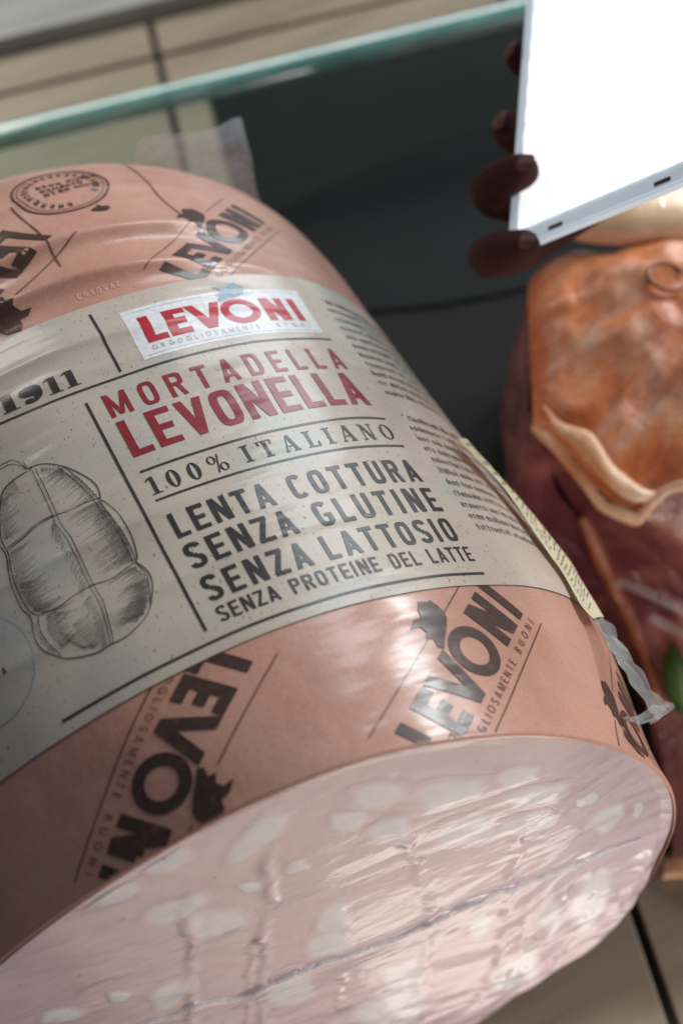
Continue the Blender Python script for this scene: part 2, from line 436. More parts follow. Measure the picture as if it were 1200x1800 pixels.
ptext('MORTADELLA', .104, .737, 1.877, 1.948, 'red', a=.155, h=.14)
ptext('LEVONELLA', .105, .732, 1.751, 1.861, 'red', a=.175, h=.155)
ptext('100%', .104, .284, 1.634, 1.685, 'black', 'did', .17, .06)
ptext('ITALIANO', .322, .738, 1.637, 1.686, 'black', 'did', .17, .06)
ptext('LENTA', .107, .335, 1.506, 1.573, 'black'); ptext('COTTURA', .380, .736, 1.506, 1.573, 'black')
ptext('SENZA', .103, .346, 1.417, 1.486, 'black'); ptext('GLUTINE', .398, .739, 1.417, 1.486, 'black')
ptext('SENZA', .103, .338, 1.331, 1.396, 'black'); ptext('LATTOSIO', .374, .731, 1.331, 1.396, 'black')
for t_, a_, b_ in (('SENZA', .104, .236), ('PROTEINE', .265, .474), ('DEL', .505, .581), ('LATTE', .611, .741)):
    ptext(t_, a_, b_, 1.276, 1.315, 'black', a=.15, h=.14)
ptext('1', -.098, -.071, 2.004, 2.052, 'black', 'did', .34, .05)
for t_, a_, b_ in (('1', -.100, -.062), ('9', -.056, -.004), ('1', .006, .040), ('1', .047, .081)):
    quads_mesh('lettering', [tuple((a_+(x)*(b_-a_)/wq, 2.004+y*.050) for x, y in qd) for wq in (.62,) for qd in didone(t_, wq, .30, .05)], lmap, OFF, M['black'])
# rules
def rule(u0, v0, u1, v1, wd=.0062, mat='black', name='rule_line'):
    d = np.array([u1-u0, v1-v0]); d /= np.linalg.norm(d); n = np.array([-d[1], d[0]])*wd/2
    a, b = np.array([u0, v0]), np.array([u1, v1])
    return quads_mesh(name, [(a-n, b-n, b+n, a+n)], lmap, OFF-.0002, M[mat])
rule(-.267, 1.2428, .746, 1.2428, .0066); rule(.102, 1.6174, .747, 1.6174); rule(.102, 1.7067, .746, 1.7067)
rule(-.9, 1.9849, .747, 1.9849); rule(.068, 1.945, .068, 1.272, .0066); rule(.170, 2.196, .170, 1.999, .0066)
# logo plate
quads_mesh('logo_plate', [((.231, 2.008), (.738, 2.008), (.744, 2.170), (.231, 2.170))], lmap, .0036, M['plate'])
LOGO_X = dict(L=(0, .51), E=(.57, 1.11), V=(1.12, 2.06), O=(1.97, 3.03), N=(3.17, 3.87), I=(4.06, 4.28))
def logo_quads(a=.235, h=.225):
    out = []
    for c, (x0, x1) in LOGO_X.items():
        w_ = x1-x0
        g = glyph(c, w_, a if c != 'I' else w_, h, 2.0)
        if c == 'O': g = ring(w_/2, .5, w_/2, .53, a*.95, h, 2.0, seg=36)
        out += [tuple((x0+px, py) for px, py in qd) for qd in g]
    return out
LS = .447/4.28
quads_mesh('brand_lettering', [tuple((.260+x*LS, 2.052+y*.083) for x, y in qd) for qd in logo_quads()], lmap, OFF, M['logo_red'])
quads_mesh('small_lettering', line_quads('ORGOGLIOSAMENTE', .262, .545, 2.028, 2.042, 'wide', .1, .1)+line_quads('BUONI', .60, .706, 2.028, 2.042, 'wide', .1, .1), lmap, OFF, M['thin_grey'])
for v_ in (2.017, 2.158): rule(.245, v_, .732, v_, .0016, 'bluegrey')
CROWN = [(2.10, .98), (2.06, 1.10), (2.18, 1.22), (2.08, 1.33), (2.23, 1.38), (2.26, 1.54), (2.09, 1.64), (2.31, 1.68), (2.48, 1.60), (2.58, 1.70), (2.77, 1.78), (2.86, 1.66), (2.95, 1.62), (2.93, 1.45), (2.89, 1.32), (2.81, 1.22), (2.56, 1.12), (2.33, 1.06)]
def crown_quads():
    c = np.mean(CROWN, 0); n = len(CROWN)
    return [(tuple(c), CROWN[i], tuple((np.array(CROWN[i])+np.array(CROWN[(i+1) % n]))/2), CROWN[(i+1) % n]) for i in range(n)]
quads_mesh('crown_emblem', [tuple((.260+(x+.02)*LS, 2.052+(y-.02)*.083) for x, y in qd) for qd in crown_quads()], lmap, OFF+.0004, M['bluegrey'])
# pale badge at the left edge of the sheet
quads_mesh('badge', ring(-.385, 1.43, .125, .125, .1249, .1249, 2, seg=40), lmap, .0036, M['badge'])
quads_mesh('badge_ring', ring(-.385, 1.43, .127, .127, .002, .002, 2, seg=60), lmap, OFF-.0002, M['bluegrey'])
ptext('ATA', -.362, -.326, 1.394, 1.412, 'black', a=.14, h=.13)
quads_mesh('lettering', rect(-.348, 1.428, -.3455, 1.440)+rect(-.340, 1.428, -.3375, 1.438)+rect(-.3455, 1.4375, -.3385, 1.440), lmap, OFF, M['black'])
# small multi-language print beside the headline text: too fine to read, strokes only
def fine_lines(u0, u1, v, cap, bold, seed):
    r = random.Random(seed); out = []; u = u0
    while u < u1:
        nlet = r.randint(3, 10)
        for _ in range(nlet):
            w_ = cap*r.uniform(.42, .62); x = r.choice('noeiltahrdsm'); t_ = cap*(.2 if bold else .15)
            hh = cap*(1.0 if x in 'ltdh' else .7)
            if x in 'il': out += rect(u, v, u+t_, v+hh); w_ = t_
            elif x in 'nhm': out += rect(u, v, u+t_, v+hh)+rect(u+w_-t_, v, u+w_, v+cap*.68)+rect(u, v+cap*.56, u+w_, v+cap*.7)
            elif x in 'oeasd': out += ring(u+w_/2, v+cap*.35, w_/2, cap*.35, t_, t_, 2.2, seg=8)+(rect(u+w_-t_, v, u+w_, v+hh) if x in 'ad' else [])
            else: out += rect(u+w_*.3, v, u+w_*.3+t_, v+hh)+rect(u, v+cap*.56, u+w_, v+cap*.7)
            u += w_+cap*.22
        u += cap*.45
    return out
for k in range(11):
    quads_mesh('fine_print', fine_lines(.835 if k == 0 else .823, 1.22, 2.135-.0334*k, .0195, k == 0, 10+k), lmap, OFF, M['smallink'], cell=.03)
    quads_mesh('fine_print', fine_lines(.840 if k == 0 else .822, 1.22, 1.714-.0347*k, .0205, k == 0, 40+k), lmap, OFF, M['smallink'], cell=.03)
for v_ in (2.145, 1.726): quads_mesh('fine_print', ring(.826, v_+.004, .004, .004, .0039, .0039, 2, seg=8), lmap, OFF, M['smallink'])

# engraving of a tied sausage
EN = dict(
 outR=[(-110,1837),(-76,1832),(-38,1802),(-6,1754),(6,1721),(5,1695),(1,1679),(8,1665),(21,1623),(24,1566),(20,1531),(14,1504),(8,1495),(19,1465),(18,1430),(1,1393),(-22,1365),(-52,1349),(-84,1340),(-112,1341),(-137,1338),(-169,1345),(-202,1358),(-213,1367)],
 outL=[(-112,1831),(-150,1824),(-179,1808),(-198,1775),(-214,1734),(-226,1692),(-224,1654),(-231,1616),(-236,1572),(-237,1532),(-231,1495),(-218,1478)],
 outL2=[(-235,1681),(-230,1652),(-239,1609),(-246,1561),(-246,1515),(-236,1483),(-242,1456),(-245,1424),(-237,1395),(-213,1367)],
 inL=[(-221,1477),(-228,1447),(-224,1412),(-212,1371)],
 rope=[(-102,1829),(-102,1776),(-103,1707),(-105,1664),(-98,1617),(-98,1556),(-99,1491),(-96,1437),(-102,1389),(-113,1340)],
 ropeb=[(-94,1829),(-93,1776),(-94,1707),(-96,1664),(-89,1617),(-90,1556),(-91,1491),(-88,1437),(-95,1389),(-106,1340)],
 ropeR=[(-38,1802),(-18,1748),(-5,1695),(1,1647),(9,1592),(12,1541),(8,1495)], ropeRb=[(-48,1806),(-28,1750),(-14,1697),(-8,1647),(1,1592),(4,1541),(2,1495)],
 ropeR2=[(7,1493),(14,1456),(7,1418),(-6,1385)], knot=[(-161,1877),(-135,1878),(-120,1863),(-110,1837),(-111,1861)], knot2=[(-165,1868),(-138,1868),(-118,1850),(-112,1838),(-99,1837),(-108,1829)],
 h1=[(-221,1662),(-182,1672),(-141,1685),(-100,1689),(-67,1686),(-32,1688),(1,1685)], h2=[(-218,1478),(-173,1477),(-130,1486),(-95,1489),(-54,1483),(-17,1491),(8,1495)],
 h1b=[(-221,1668),(-182,1677),(-141,1690),(-100,1693)])
def stroke_quads(pts, wd, n=None, taper=True):
    pts = spline(np.array(pts, float)/1000, n or len(pts)*4)
    T = np.gradient(pts, axis=0); T /= np.linalg.norm(T, axis=1)[:, None]+1e-9; N_ = np.stack([-T[:, 1], T[:, 0]], 1)
    k = len(pts); out = []
    ws = wd*(.55+.45*np.abs(np.sin(np.linspace(.3, 9, k)))) if not taper else wd*(1-.75*np.linspace(0, 1, k))
    for i in range(k-1):
        out.append((pts[i]-N_[i]*ws[i]/2, pts[i+1]-N_[i+1]*ws[i+1]/2, pts[i+1]+N_[i+1]*ws[i+1]/2, pts[i]+N_[i]*ws[i]/2))
    return out
eq = []
for k, v in EN.items(): eq += stroke_quads(v, .0028 if k.startswith('out') else .0020, None, False)
quads_mesh('engraving_outline', eq, lmap, OFF, M['black'], cell=.05)
def hatch(edge, dirv, ln, n, curl=.15, jit=.25, wd=.0015):
    e = spline(np.array(edge, float), n); out = []
    for i, p in enumerate(e):
        L = ln*random.uniform(1-jit*2, 1+jit); d = np.array(dirv, float); d /= np.linalg.norm(d); nn = np.array([-d[1], d[0]])
        a = p+d*random.uniform(1, 5); out += stroke_quads([a, a+d*L*.5-nn*L*curl*.6, a+d*L-nn*L*curl*0.2], wd, 5)
    return out
hq = []
hq += hatch([(-196,1790),(-212,1735),(-222,1690)], (1, .25), 42, 22)+hatch([(-200,1800),(-150,1826)], (.4, -1), 34, 14)
hq += hatch([(-222,1655),(-232,1600),(-236,1540),(-226,1490)], (1, .12), 52, 36)+hatch([(-228,1570),(-232,1520),(-215,1482)], (1, -.1), 62, 22)
hq += hatch([(-206,1470),(-218,1430),(-206,1385)], (1, .25), 46, 20)+hatch([(-190,1470),(-196,1410),(-170,1365)], (1, -.35), 40, 20)
hq += hatch([(-165,1420),(-160,1380),(-150,1350)], (1, .3), 36, 14)
hq += hatch([(-44,1800),(-14,1750),(0,1695)], (-.9, -.25), 44, 26)+hatch([(-80,1828),(-40,1800)], (-.1, -1), 32, 14)
hq += hatch([(2,1675),(10,1620),(14,1560),(8,1502)], (-1, -.1), 70, 46)+hatch([(4,1650),(14,1590),(10,1520)], (-1, -.35), 40, 30)
hq += hatch([(6,1485),(14,1440),(0,1400),(-24,1370)], (-1, -.12), 60, 36)+hatch([(4,1440),(-10,1395),(-40,1360)], (-1, .3), 44, 22)
hq += hatch([(-105,1680),(-104,1620),(-104,1500)], (-.5, -.9), 30, 22)+hatch([(-104,1470),(-104,1400),(-116,1350)], (-.7, -.7), 30, 20)
hq += hatch([(-238,1640),(-243,1590),(-244,1520),(-240,1440),(-228,1390)], (1, -.3), 12, 44, 0)
quads_mesh('engraving_hatching', hq, lmap, OFF, M['smallink'], cell=.05)

# stamps on the casing
smap = lambda A: (lambda x, y, off: surf(x*A[0][0]+y*A[1][0]+A[2][0], x*A[0][1]+y*A[1][1]+A[2][1], off))
def keep_fn(A):
    def k(x, y):
        th = x*A[0][0]+y*A[1][0]+A[2][0]; s = x*A[0][1]+y*A[1][1]+A[2][1]
        return s > s_cut(th)+.008 and s < 2.97
    return k
def stamp(A, crown=True, top=(-.3, 1.95, 3.0, 4.5), bot=(.0, 4.5), a=.235):
    f, kf = smap(A), keep_fn(A)
    quads_mesh('stamp_lettering', logo_quads(a), f, .0016, M['brown'], kf, .12)
    if crown: quads_mesh('stamp_crown', crown_quads(), f, .0018, M['brown'], kf, .12)
    quads_mesh('stamp_small_lettering', line_quads('ORGOGLIOSAMENTE', .02, 2.95, -.28, -.12, 'wide', .13, .12)+line_quads('BUONI', 3.25, 4.3, -.28, -.12, 'wide', .13, .12), f, .0016, M['brown_thin'], kf, .12)
    lines = rect(top[0], 1.285, top[1], 1.312)+rect(top[2], 1.285, top[3], 1.312)+rect(bot[0], -.435, bot[1], -.405)
    quads_mesh('stamp_line', lines, f, .0014, M['brown_thin'], kf, .12)
P1 = [[-.0861, -.0702], [.0781, -.0841], [.0464, 1.2527]]; P2 = [[.0973, .0708], [-.0769, .0919], [.3767, .826]]
P4 = [[.0886, .0716], [-.0969, .0489], [.4769, 2.2251]]; P5 = [[-.0888, -.0560], [.1000, -.0977], [.0751, 2.5531]]
stamp(P1); stamp(P2, top=(-.3, 2.1, 2.75, 4.5)); stamp(P4, top=(-.1, 2.05, 3.1, 4.4)); stamp(P5)
stamp([[.080, .080], [-.085, .078], [.96, .62]], top=(-.3, 2, 3, 4.4))
# round seal and mark on the dome
sm = lambda x, y, off: surf(.268+.118*x+.035*y, 2.662+.105*y-.02*x, off)
quads_mesh('round_seal', ring(0, 0, 1.1, 1.05, .05, .05, 2, seg=60)+ring(0, 0, .98, .93, .02, .02, 2, seg=60), sm, .0016, M['brown'], None, .2)
sq = []
for i in range(26):
    if 15 <= i <= 17: continue
    a_ = 2*math.pi*i/26; c, s_ = math.cos(a_), math.sin(a_)
    tq = rect(-.05, .72, -.015, .88)+rect(-.05, .8, .05, .84)+(rect(.02, .72, .05, .88) if i % 2 else rect(-.05, .72, .05, .75))
    sq += [tuple((x*c-y*s_, (x*s_+y*c)*.95) for x, y in qd) for qd in tq]
quads_mesh('round_seal_lettering', sq, sm, .0016, M['brown'], None, .2)
def rotq(qs, an, k, dx, dy):
    c, s_ = math.cos(an)*k, math.sin(an)*k
    return [tuple((x*c-y*s_+dx, x*s_+y*c+dy) for x, y in qd) for qd in qs]
seal = []
for j, (n_, y_) in enumerate(((5, .18), (6, -.06), (5, -.30))):
    r_ = random.Random(j)
    seal += rotq(fine_lines(-.46, .30, y_, .2, True, 70+j), .35, 1, 0, 0)
quads_mesh('round_seal_lettering', seal, sm, .0016, M['brown'], None, .2)
quads_mesh('round_seal_crown', rotq(crown_quads(), -.4, .42, -.35, -1.15), sm, .0019, M['brown'], None, .2)
cm = lambda x, y, off: surf(x, y+.0*x, off)
quads_mesh('film_mark', line_quads('CRYOVAC', .165, .272, 2.258, 2.274, 'block', .13, .13), lmap, .0018, M['whitemark'])
# pleat lines of the printed casing on the dome
for pts in ([(.52, 2.80), (.512, 2.60), (.535, 2.45)], [(.12, 2.62), (.15, 2.50), (.16, 2.36)]):
    quads_mesh('stamp_line', stroke_quads([(a*1000, b*1000) for a, b in pts], .006, 24, False), cm, .0014, M['brown_thin'])

# ------------------------------------------------------------------ cut face
SEAMS = [
 ([(-.62,.25),(-.382,.15),(-.324,.165),(-.219,.105),(-.143,.115),(-.07,.112),(.07,.08),(.112,.062),(.278,.072),(.339,.08),(.429,.071),(.49,.062),(.581,.039),(.722,.016),(.817,0),(.941,-.034)], .010, 0.0099),
 ([(-.178,.781),(-.216,.622),(-.269,.382),(-.328,.152),(-.361,-.105),(-.38,-.6)], .011, 0.0062),
 ([(.007,.826),(-.038,.622),(-.094,.398),(-.137,.205),(-.228,-.315),(-.25,-.8)], .013, 0.0074),
 ([(.259,.687),(.266,.455),(.275,.228),(.27,.066),(.207,-.254),(.094,-.825)], .013, 0.0074),
 ([(.506,.504),(.507,.232),(.478,.075),(.447,-.183),(.361,-.512),(.209,-1.0)], .014, 0.0081),
 ([(-.11,.418),(-.161,.238),(-.266,-.254)], .009, 0.0043), ([(.533,-.027),(.472,-.354),(.391,-.606)], .010, 0.0050),
 ([(.885,-.09),(.81,-.298),(.745,-.449)], .012, 0.0062), ([(.642,-.151),(.539,-.388),(.462,-.594)], .011, 0.0050), ([(.027,-.013),(-.023,-.239),(-.114,-.496)], .010, 0.0043),
 ([(.90,-.02),(.85,-.2),(.80,-.42),(.62,-.70)], .02, 0.0062), ([(.70,-.05),(.66,-.3),(.52,-.72)], .016, 0.0043)]
def wob_(P_, k):
    t = np.linspace(0, 1, len(P_)); P_ = P_.copy()
    P_[:, 0] += (.006*np.sin(23*t+k)+.0035*np.sin(61*t+2*k)+.002*np.sin(140*t+k))*np.minimum(1, 8*np.minimum(t, 1-t)+.1)
    P_[:, 1] += (.005*np.sin(19*t+3*k)+.003*np.sin(83*t+k))*np.minimum(1, 8*np.minimum(t, 1-t)+.1)
    return P_
SEAM_S = [(wob_(spline(np.array(p), 90), k), w_, h_) for k, (p, w_, h_) in enumerate(SEAMS)]
def seam_disp(x, z):
    d = np.zeros_like(x)
    for P_, w_, h_ in SEAM_S:
        dm = np.full(x.shape, 9.)
        tt = np.zeros(x.shape)
        A, B = P_[:-1], P_[1:]
        for i in range(len(A)):
            ab = B[i]-A[i]; t = np.clip(((x-A[i][0])*ab[0]+(z-A[i][1])*ab[1])/(ab@ab+1e-9), 0, 1)
            dd = np.hypot(x-A[i][0]-t*ab[0], z-A[i][1]-t*ab[1])
            tt = np.where(dd < dm, (i+t)/len(A), tt); dm = np.minimum(dd, dm)
        end = np.clip(np.minimum(tt, 1-tt)*8, .15, 1)
        end = end*(.45+.55*np.abs(np.sin(tt*9+h_*900)*np.sin(tt*31+1)))
        d += h_*1.0*end*np.exp(-(dm/(w_*1.15))**2)-h_*.2*end*np.exp(-(dm/(w_*3))**2)
    return d
def cut_pt(x, z, off=0.):
    x = np.asarray(x, float); z = np.asarray(z, float)
    y = CUT[0]+CUT[1]*z+CUT[2]*x
    bow = .012*np.sin(3*x+1)*np.cos(2.2*z)+.006*np.sin(9*x+4*z)*np.sin(7*z-3*x)*np.clip((x-z)*.8+.2, 0, 1)
    m = np.clip((x*.75-z*.95-.12)/.7, 0, 1); m = m*m*(3-2*m)
    wx = x+.03*np.sin(17*z+5*x); wz = z+.03*np.sin(13*x+2)
    cr = .0050*np.sin(9*wx+44*wz)+.0034*np.sin(-14*wx+71*wz+1.3+2*np.sin(6*x))+.0022*np.sin(30*wx+38*wz+.7)*np.sin(11*x+3*z)
    env = .35+.65*np.clip(np.sin(7*x+3*z+.4)*np.sin(6*z-4*x+1.1)+.35, 0, 1)
    bow = bow+cr*(m*env+.01)+.035*m*np.sin(np.clip((-z-.05)/.9, 0, 1)*np.pi)
    return np.stack([x, y-bow-seam_disp(x, z)-off+.002, z], -1)
nr, na = 230, 640
rho = np.linspace(0, 1, nr)**.8; an = np.linspace(-np.pi, np.pi, na, endpoint=False)
RR = (rim(an)-FIL)[None, :]*rho[:, None]
X, Z = RR*np.sin(an)[None, :], RR*np.cos(an)[None, :]
fade = np.clip((1-rho)/.03, 0, 1)[:, None, None]
PC = cut_pt(X, Z)
flat = np.stack([X, CUT[0]+CUT[1]*Z+CUT[2]*X+.001, Z], -1)
PC = PC*fade+flat*(1-fade)
mesh_obj('cut_face', PC.reshape(-1, 3), [f[::-1] for f in grid_faces(nr, na, True)], M['meat'], ROOT)
FAT = [[-.185,.926,.038,-.021,-.008,-.044],[-.014,.862,.062,.032,.003,-.044],[-.224,.702,.058,-.003,-.004,-.046],[-.171,.56,.053,-.02,-.008,-.069],[-.306,.879,.052,-.006,-.004,-.031],[-.106,.003,.058,.005,-.003,-.094],[-.347,.272,.043,.004,-.006,-.066],[.057,.322,.038,-.006,-.002,-.072],[.022,.192,.041,-.028,-.007,-.075],[.376,.706,.075,-.028,.001,-.05],[.232,.824,.048,-.01,.001,-.046],[.57,.513,.061,-.024,.004,-.049],[.539,.384,.063,-.032,.003,-.056],[.398,.484,.065,-.027,.002,-.063],[.749,.189,.041,.027,.015,-.062],[.236,.65,.043,-.021,-.001,-.045],[.163,.769,.036,-.02,-.002,-.036],[.528,.649,.045,-.01,.003,-.034],[.695,.367,.021,-.008,.003,-.028],[.834,.146,.008,.028,.01,-.023],[.16,-.241,.044,-.009,0,-.106],[.456,-.533,.061,.066,.02,-.117],[.692,-.259,.042,.113,.034,-.101],[.096,-.439,.092,-.074,-.008,-.123],[-.438,.38,.015,-.022,-.009,-.031],[-.562,.405,.031,-.023,-.01,-.039],[.387,-.11,.028,.01,.006,-.054],[.576,-.247,.031,.032,.012,-.056],[.028,.664,.023,.002,0,-.024],[-.073,.661,.018,-.011,-.003,-.023]]
for i, (x, z, ax, az, bx, bz) in enumerate(FAT):
    r_ = np.random.default_rng(i); n = 40
    ph = np.linspace(0, 2*np.pi, n, endpoint=False)
    k = 1+.10*np.sin(2*ph+r_.uniform(0, 6))+.09*np.sin(3*ph+r_.uniform(0, 6))+.05*np.sin(5*ph+r_.uniform(0, 6))
    vs_ = []; at_ = []
    for f_, o_, a_ in ((1.45, .0003, 0), (1.2, .0008, .2), (.98, .0012, .55), (.75, .0016, .9), (.4, .0018, 1)):
        c, s_ = np.cos(ph), np.sin(ph)
        c = np.sign(c)*np.abs(c)**.8; s_ = np.sign(s_)*np.abs(s_)**.8
        px_, pz_ = x+k*f_*(ax*c+bx*s_), z+k*f_*(az*c+bz*s_)
        rr_ = np.hypot(px_, pz_); cap_ = np.minimum(1, (rim(np.arctan2(px_, pz_))-FIL-.022)/rr_); px_, pz_ = px_*cap_, pz_*cap_
        vs_.append(cut_pt(px_, pz_, o_)); at_ += [a_]*n
    vv = np.concatenate(vs_+[cut_pt(np.array([x]), np.array([z]), .0022)]); at_.append(1)
    ff = grid_faces(5, n, True)+[(4*n+j, 4*n+(j+1) % n, 5*n) for j in range(n)]
    o = mesh_obj('fat_piece', vv, ff, M['fat'], ROOT)
    o.data.attributes.new('soft', 'FLOAT', 'POINT').data.foreach_set('value', np.array(at_, np.float32))
# clear film standing up along the seams
for P_, w_, h_ in [SEAM_S[0]]:
    n = 90; P2_ = spline(P_[::6], n); T = np.gradient(P2_, axis=0); T /= np.linalg.norm(T, axis=1)[:, None]; N_ = np.stack([-T[:, 1], T[:, 0]], 1)
    ws = w_*(.55+.5*np.abs(np.sin(np.linspace(0, 23, n)*1.0)+.4*np.sin(np.linspace(0, 61, n))))
    if h_ > .0095: ws *= 1.15
    else: ws *= .42
    ws *= np.clip(np.minimum(np.linspace(0, 1, n), np.linspace(1, 0, n))*9, .05, 1)
    rows = []
    for k_, o_ in ((-1, .0015), (-.35, .009), (.1, .012), (.45, .007), (1, .0015)):
        q_ = P2_+N_*(ws*k_)[:, None]; rows.append(cut_pt(q_[:, 0], q_[:, 1], o_*h_/.012))
    mesh_obj('film_seam', np.stack(rows, 0).reshape(-1, 3), grid_faces(5, n), M['film_ridge'], ROOT)

# ------------------------------------------------------------------ longitudinal fin of label and film on the right flank
finL = [[.846,1.673,.585],[.904,1.533,.485],[.903,1.367,.486],[.905,1.273,.482],[.890,1.164,.508],[.9,1.125,.491]]
finR = [[.885,1.701,.517],[.938,1.555,.424],[.957,1.479,.391],[.977,1.353,.358],[.966,1.268,.375],[.952,1.150,.402]]
def strip(L, R, n, m, name, mat, bulge=.012, seed=0., wob=.004, two=None):
    L, R = spline(L, n), spline(R, n); t = np.linspace(0, 1, m)[None, :, None]
    G = L[:, None]*(1-t)+R[:, None]*t
    nn = np.array([.867, 0, .498])
    G = G+nn*(bulge*np.sin(np.pi*t)+.008)
    Fl = G.reshape(-1, 3); Fl = Fl+nn*(vnoise(Fl, 22, seed)*wob)[:, None]
    o = mesh_obj(name, Fl, grid_faces(n, m), mat, ROOT)
    return o
strip(finL, finR, 60, 8, 'label_overlap', M['cream'], .003, 1, .0015)
fq = []
L_, R_ = spline(finL, 120), spline(finR, 120)
nn_ = np.array([.867, 0, .498])
for k in range(26):
    i = 4+k*4
    if i > 104: break
    for a_, b_ in ((.15, .28), (.36, .46), (.54, .76)):
        if random.random() < .15: continue
        p = lambda t, j: L_[j]*(1-t)+R_[j]*t+nn_*.0138
        fq.append((p(a_, i), p(b_, i), p(b_, i+1), p(a_, i+1)))
mesh_obj('fine_print', np.array(fq).reshape(-1, 3), [(4*i, 4*i+1, 4*i+2, 4*i+3) for i in range(len(fq))], M['smallink'], ROOT)
filmL = [[.897,1.115,.497],[.887,1.026,.513],[.877,.953,.531],[.884,.915,.519],[.882,.874,.522],[.864,.820,.553],[.807,.804,.653]]
filmR = [[.953,1.150,.398],[.951,1.080,.402],[.950,1.014,.404],[.951,.955,.402],[.958,.902,.396],[.985,.890,.350],[.940,.861,.421]]
strip(filmL, filmR, 70, 12, 'film_fin', m_film('film_fin_clear', .30, (.70, .74, .74, 1), .12, .5, 50), .006, 5, .014)
strip([[.746,.799,.759],[.807,.806,.653],[.864,.826,.553],[.90,.845,.49]], [[.755,.803,.745],[.83,.832,.62],[.90,.872,.50],[.972,.894,.365]], 40, 8, 'film_fin_fold', m_film('film_fold_clear', .26, (.74, .77, .76, 1), .1, .5, 60), .006, 9, .012)
# translucent sheet shaped as a milky reflection behind the dome
tq = spline([[.53, 2.93, .69], [.546, 2.93, .715], [.62, 2.91, .71], [.72, 2.9, .685], [.828, 2.9, .662], [.835, 2.9, .65]], 50)
tb = spline([[.42, 2.94, .40], [.50, 2.93, .42], [.58, 2.93, .40], [.68, 2.92, .36], [.78, 2.9, .30], [.83, 2.88, .28]], 50)
t = np.linspace(0, 1, 24)[None, :, None]; G = (tq[:, None]*(1-t)+tb[:, None]*t).reshape(-1, 3)
G[:, 1] += vnoise(G, 6, 3)*.035+vnoise(G, 16, 8)*.008
mesh_obj('milky_reflection', G, grid_faces(50, 24), M['milky_reflection'], ROOT)

# ------------------------------------------------------------------ deck of slabs
EV = np.array([.97209413, -.23459116, 0]); NV = np.array([.23459116, .97209413, 0])
def en(e, n, z): return EV*e+NV*n+np.array([0, 0, z])
M['slab'] = m_simple('deck_slab', [(.25, srgb(112, 101, 87)), (.5, srgb(134, 122, 105)), (.75, srgb(144, 132, 115))], 14, .42, .15, .0008, 0, ((.5, 5, 1), (0, 0, .24)))
M['joint'] = m_simple('deck_joint', [(.3, srgb(22, 22, 23)), (.7, srgb(34, 34, 34))], 60, .7)
deck = mesh_obj('counter_deck', [en(-4, -4, -ZD-.06), en(5, -4, -ZD-.06), en(5, 9, -ZD-.06), en(-4, 9, -ZD-.06)], [(0, 1, 2, 3)], M['joint'], None, False)
deck['kind'] = 'structure'
def box_mesh(name, e0, e1, n0, n1, z0, z1, mat, bev=.008, world_parent=None):
    bm = bmesh.new(); c = [en(e, n, z) for z in (z0, z1) for e, n in ((e0, n0), (e1, n0), (e1, n1), (e0, n1))]
    vs_ = [bm.verts.new(W(p)) for p in c]
    for f in ((3, 2, 1, 0), (4, 5, 6, 7), (0, 1, 5, 4), (1, 2, 6, 5), (2, 3, 7, 6), (3, 0, 4, 7)): bm.faces.new([vs_[i] for i in f])
    if bev: bmesh.ops.bevel(bm, geom=bm.edges[:], offset=bev*S, segments=2, affect='EDGES', profile=.6)
    me = bpy.data.meshes.new(name); bm.to_mesh(me); bm.free(); me.materials.append(mat)
    o = bpy.data.objects.new(name, me); col.objects.link(o)
    if world_parent is not None:
        o.parent = world_parent
        if any(world_parent.location):
            me.transform(Matrix.Translation(-world_parent.location))
    return o
JW = .034
for b_ in range(-4, 1):
    for a_ in range(-2, 3):
        e0 = -.10+1.68*a_+(.84 if b_ <= -3 else 0); n0 = 5.45+1.9*b_
        n1 = n0+1.9 if b_ < 0 else 5.73
        if e0+1.68 < -1.6 or n0 < -2.5: continue
        s_ = box_mesh('slab', e0+JW/2, e0+1.68-JW/2, n0+JW/2, n1-JW/2, -ZD-.055, -ZD, M['slab'], .006, deck)
M['steel'] = m_simple('back_panel_steel', [(.3, srgb(120, 122, 120)), (.7, srgb(150, 152, 148))], 8, .35, .1, .001, 0, ((.2, 4, 1), (0, 0, .24)))
bp_ = box_mesh('back_panel', -4, 5, 5.73, 8.5, -ZD-.05, -ZD+.10, M['steel'], .02)
bp_['kind'] = 'structure'

# ------------------------------------------------------------------ glass pane with a polished green edge
NG = 4.45
gl = thing('glass_pane', en(1.0, NG, -ZD), 'low clear glass pane with polished teal green top edge, likely a front pane but placed behind the mortadella', 'glass pane')  # most likely the front pane of the case, moved behind the mortadella here
t = NT('pane_glass'); t.t.nodes.remove(t.b)
tr = t.n('ShaderNodeBsdfTransparent'); tr.inputs[0].default_value = (.86, .93, .91, 1)
gs = t.n('ShaderNodeBsdfGlossy'); gs.inputs['Roughness'].default_value = .02; gs.inputs['Color'].default_value = (.95, 1, .99, 1)
lw = t.n('ShaderNodeLayerWeight'); pw = t.n('ShaderNodeMath', operation='POWER'); t.l(lw.outputs['Facing'], pw.inputs[0]); pw.inputs[1].default_value = 4.0
fr = t.n('ShaderNodeMath', operation='MULTIPLY_ADD'); t.l(pw.outputs[0], fr.inputs[0]); fr.inputs[1].default_value = .6; fr.inputs[2].default_value = .04
mx = t.n('ShaderNodeMixShader'); t.l(fr.outputs[0], mx.inputs[0]); t.l(tr.outputs[0], mx.inputs[1]); t.l(gs.outputs[0], mx.inputs[2]); t.l(mx.outputs[0], t.out.inputs['Surface'])
M['glass'] = t.m
t = NT('glass_edge'); t.base(t.ramp(t.noise(30, 2, .5, t.pos((.2, 6, 6), (0, 0, .237))), [(.3, srgb(64, 116, 112)), (.7, srgb(100, 150, 146))])); t.set(Roughness=.12, Coat_Weight=.8, Coat_Roughness=.03, Alpha=.88)
M['edge'] = t.m
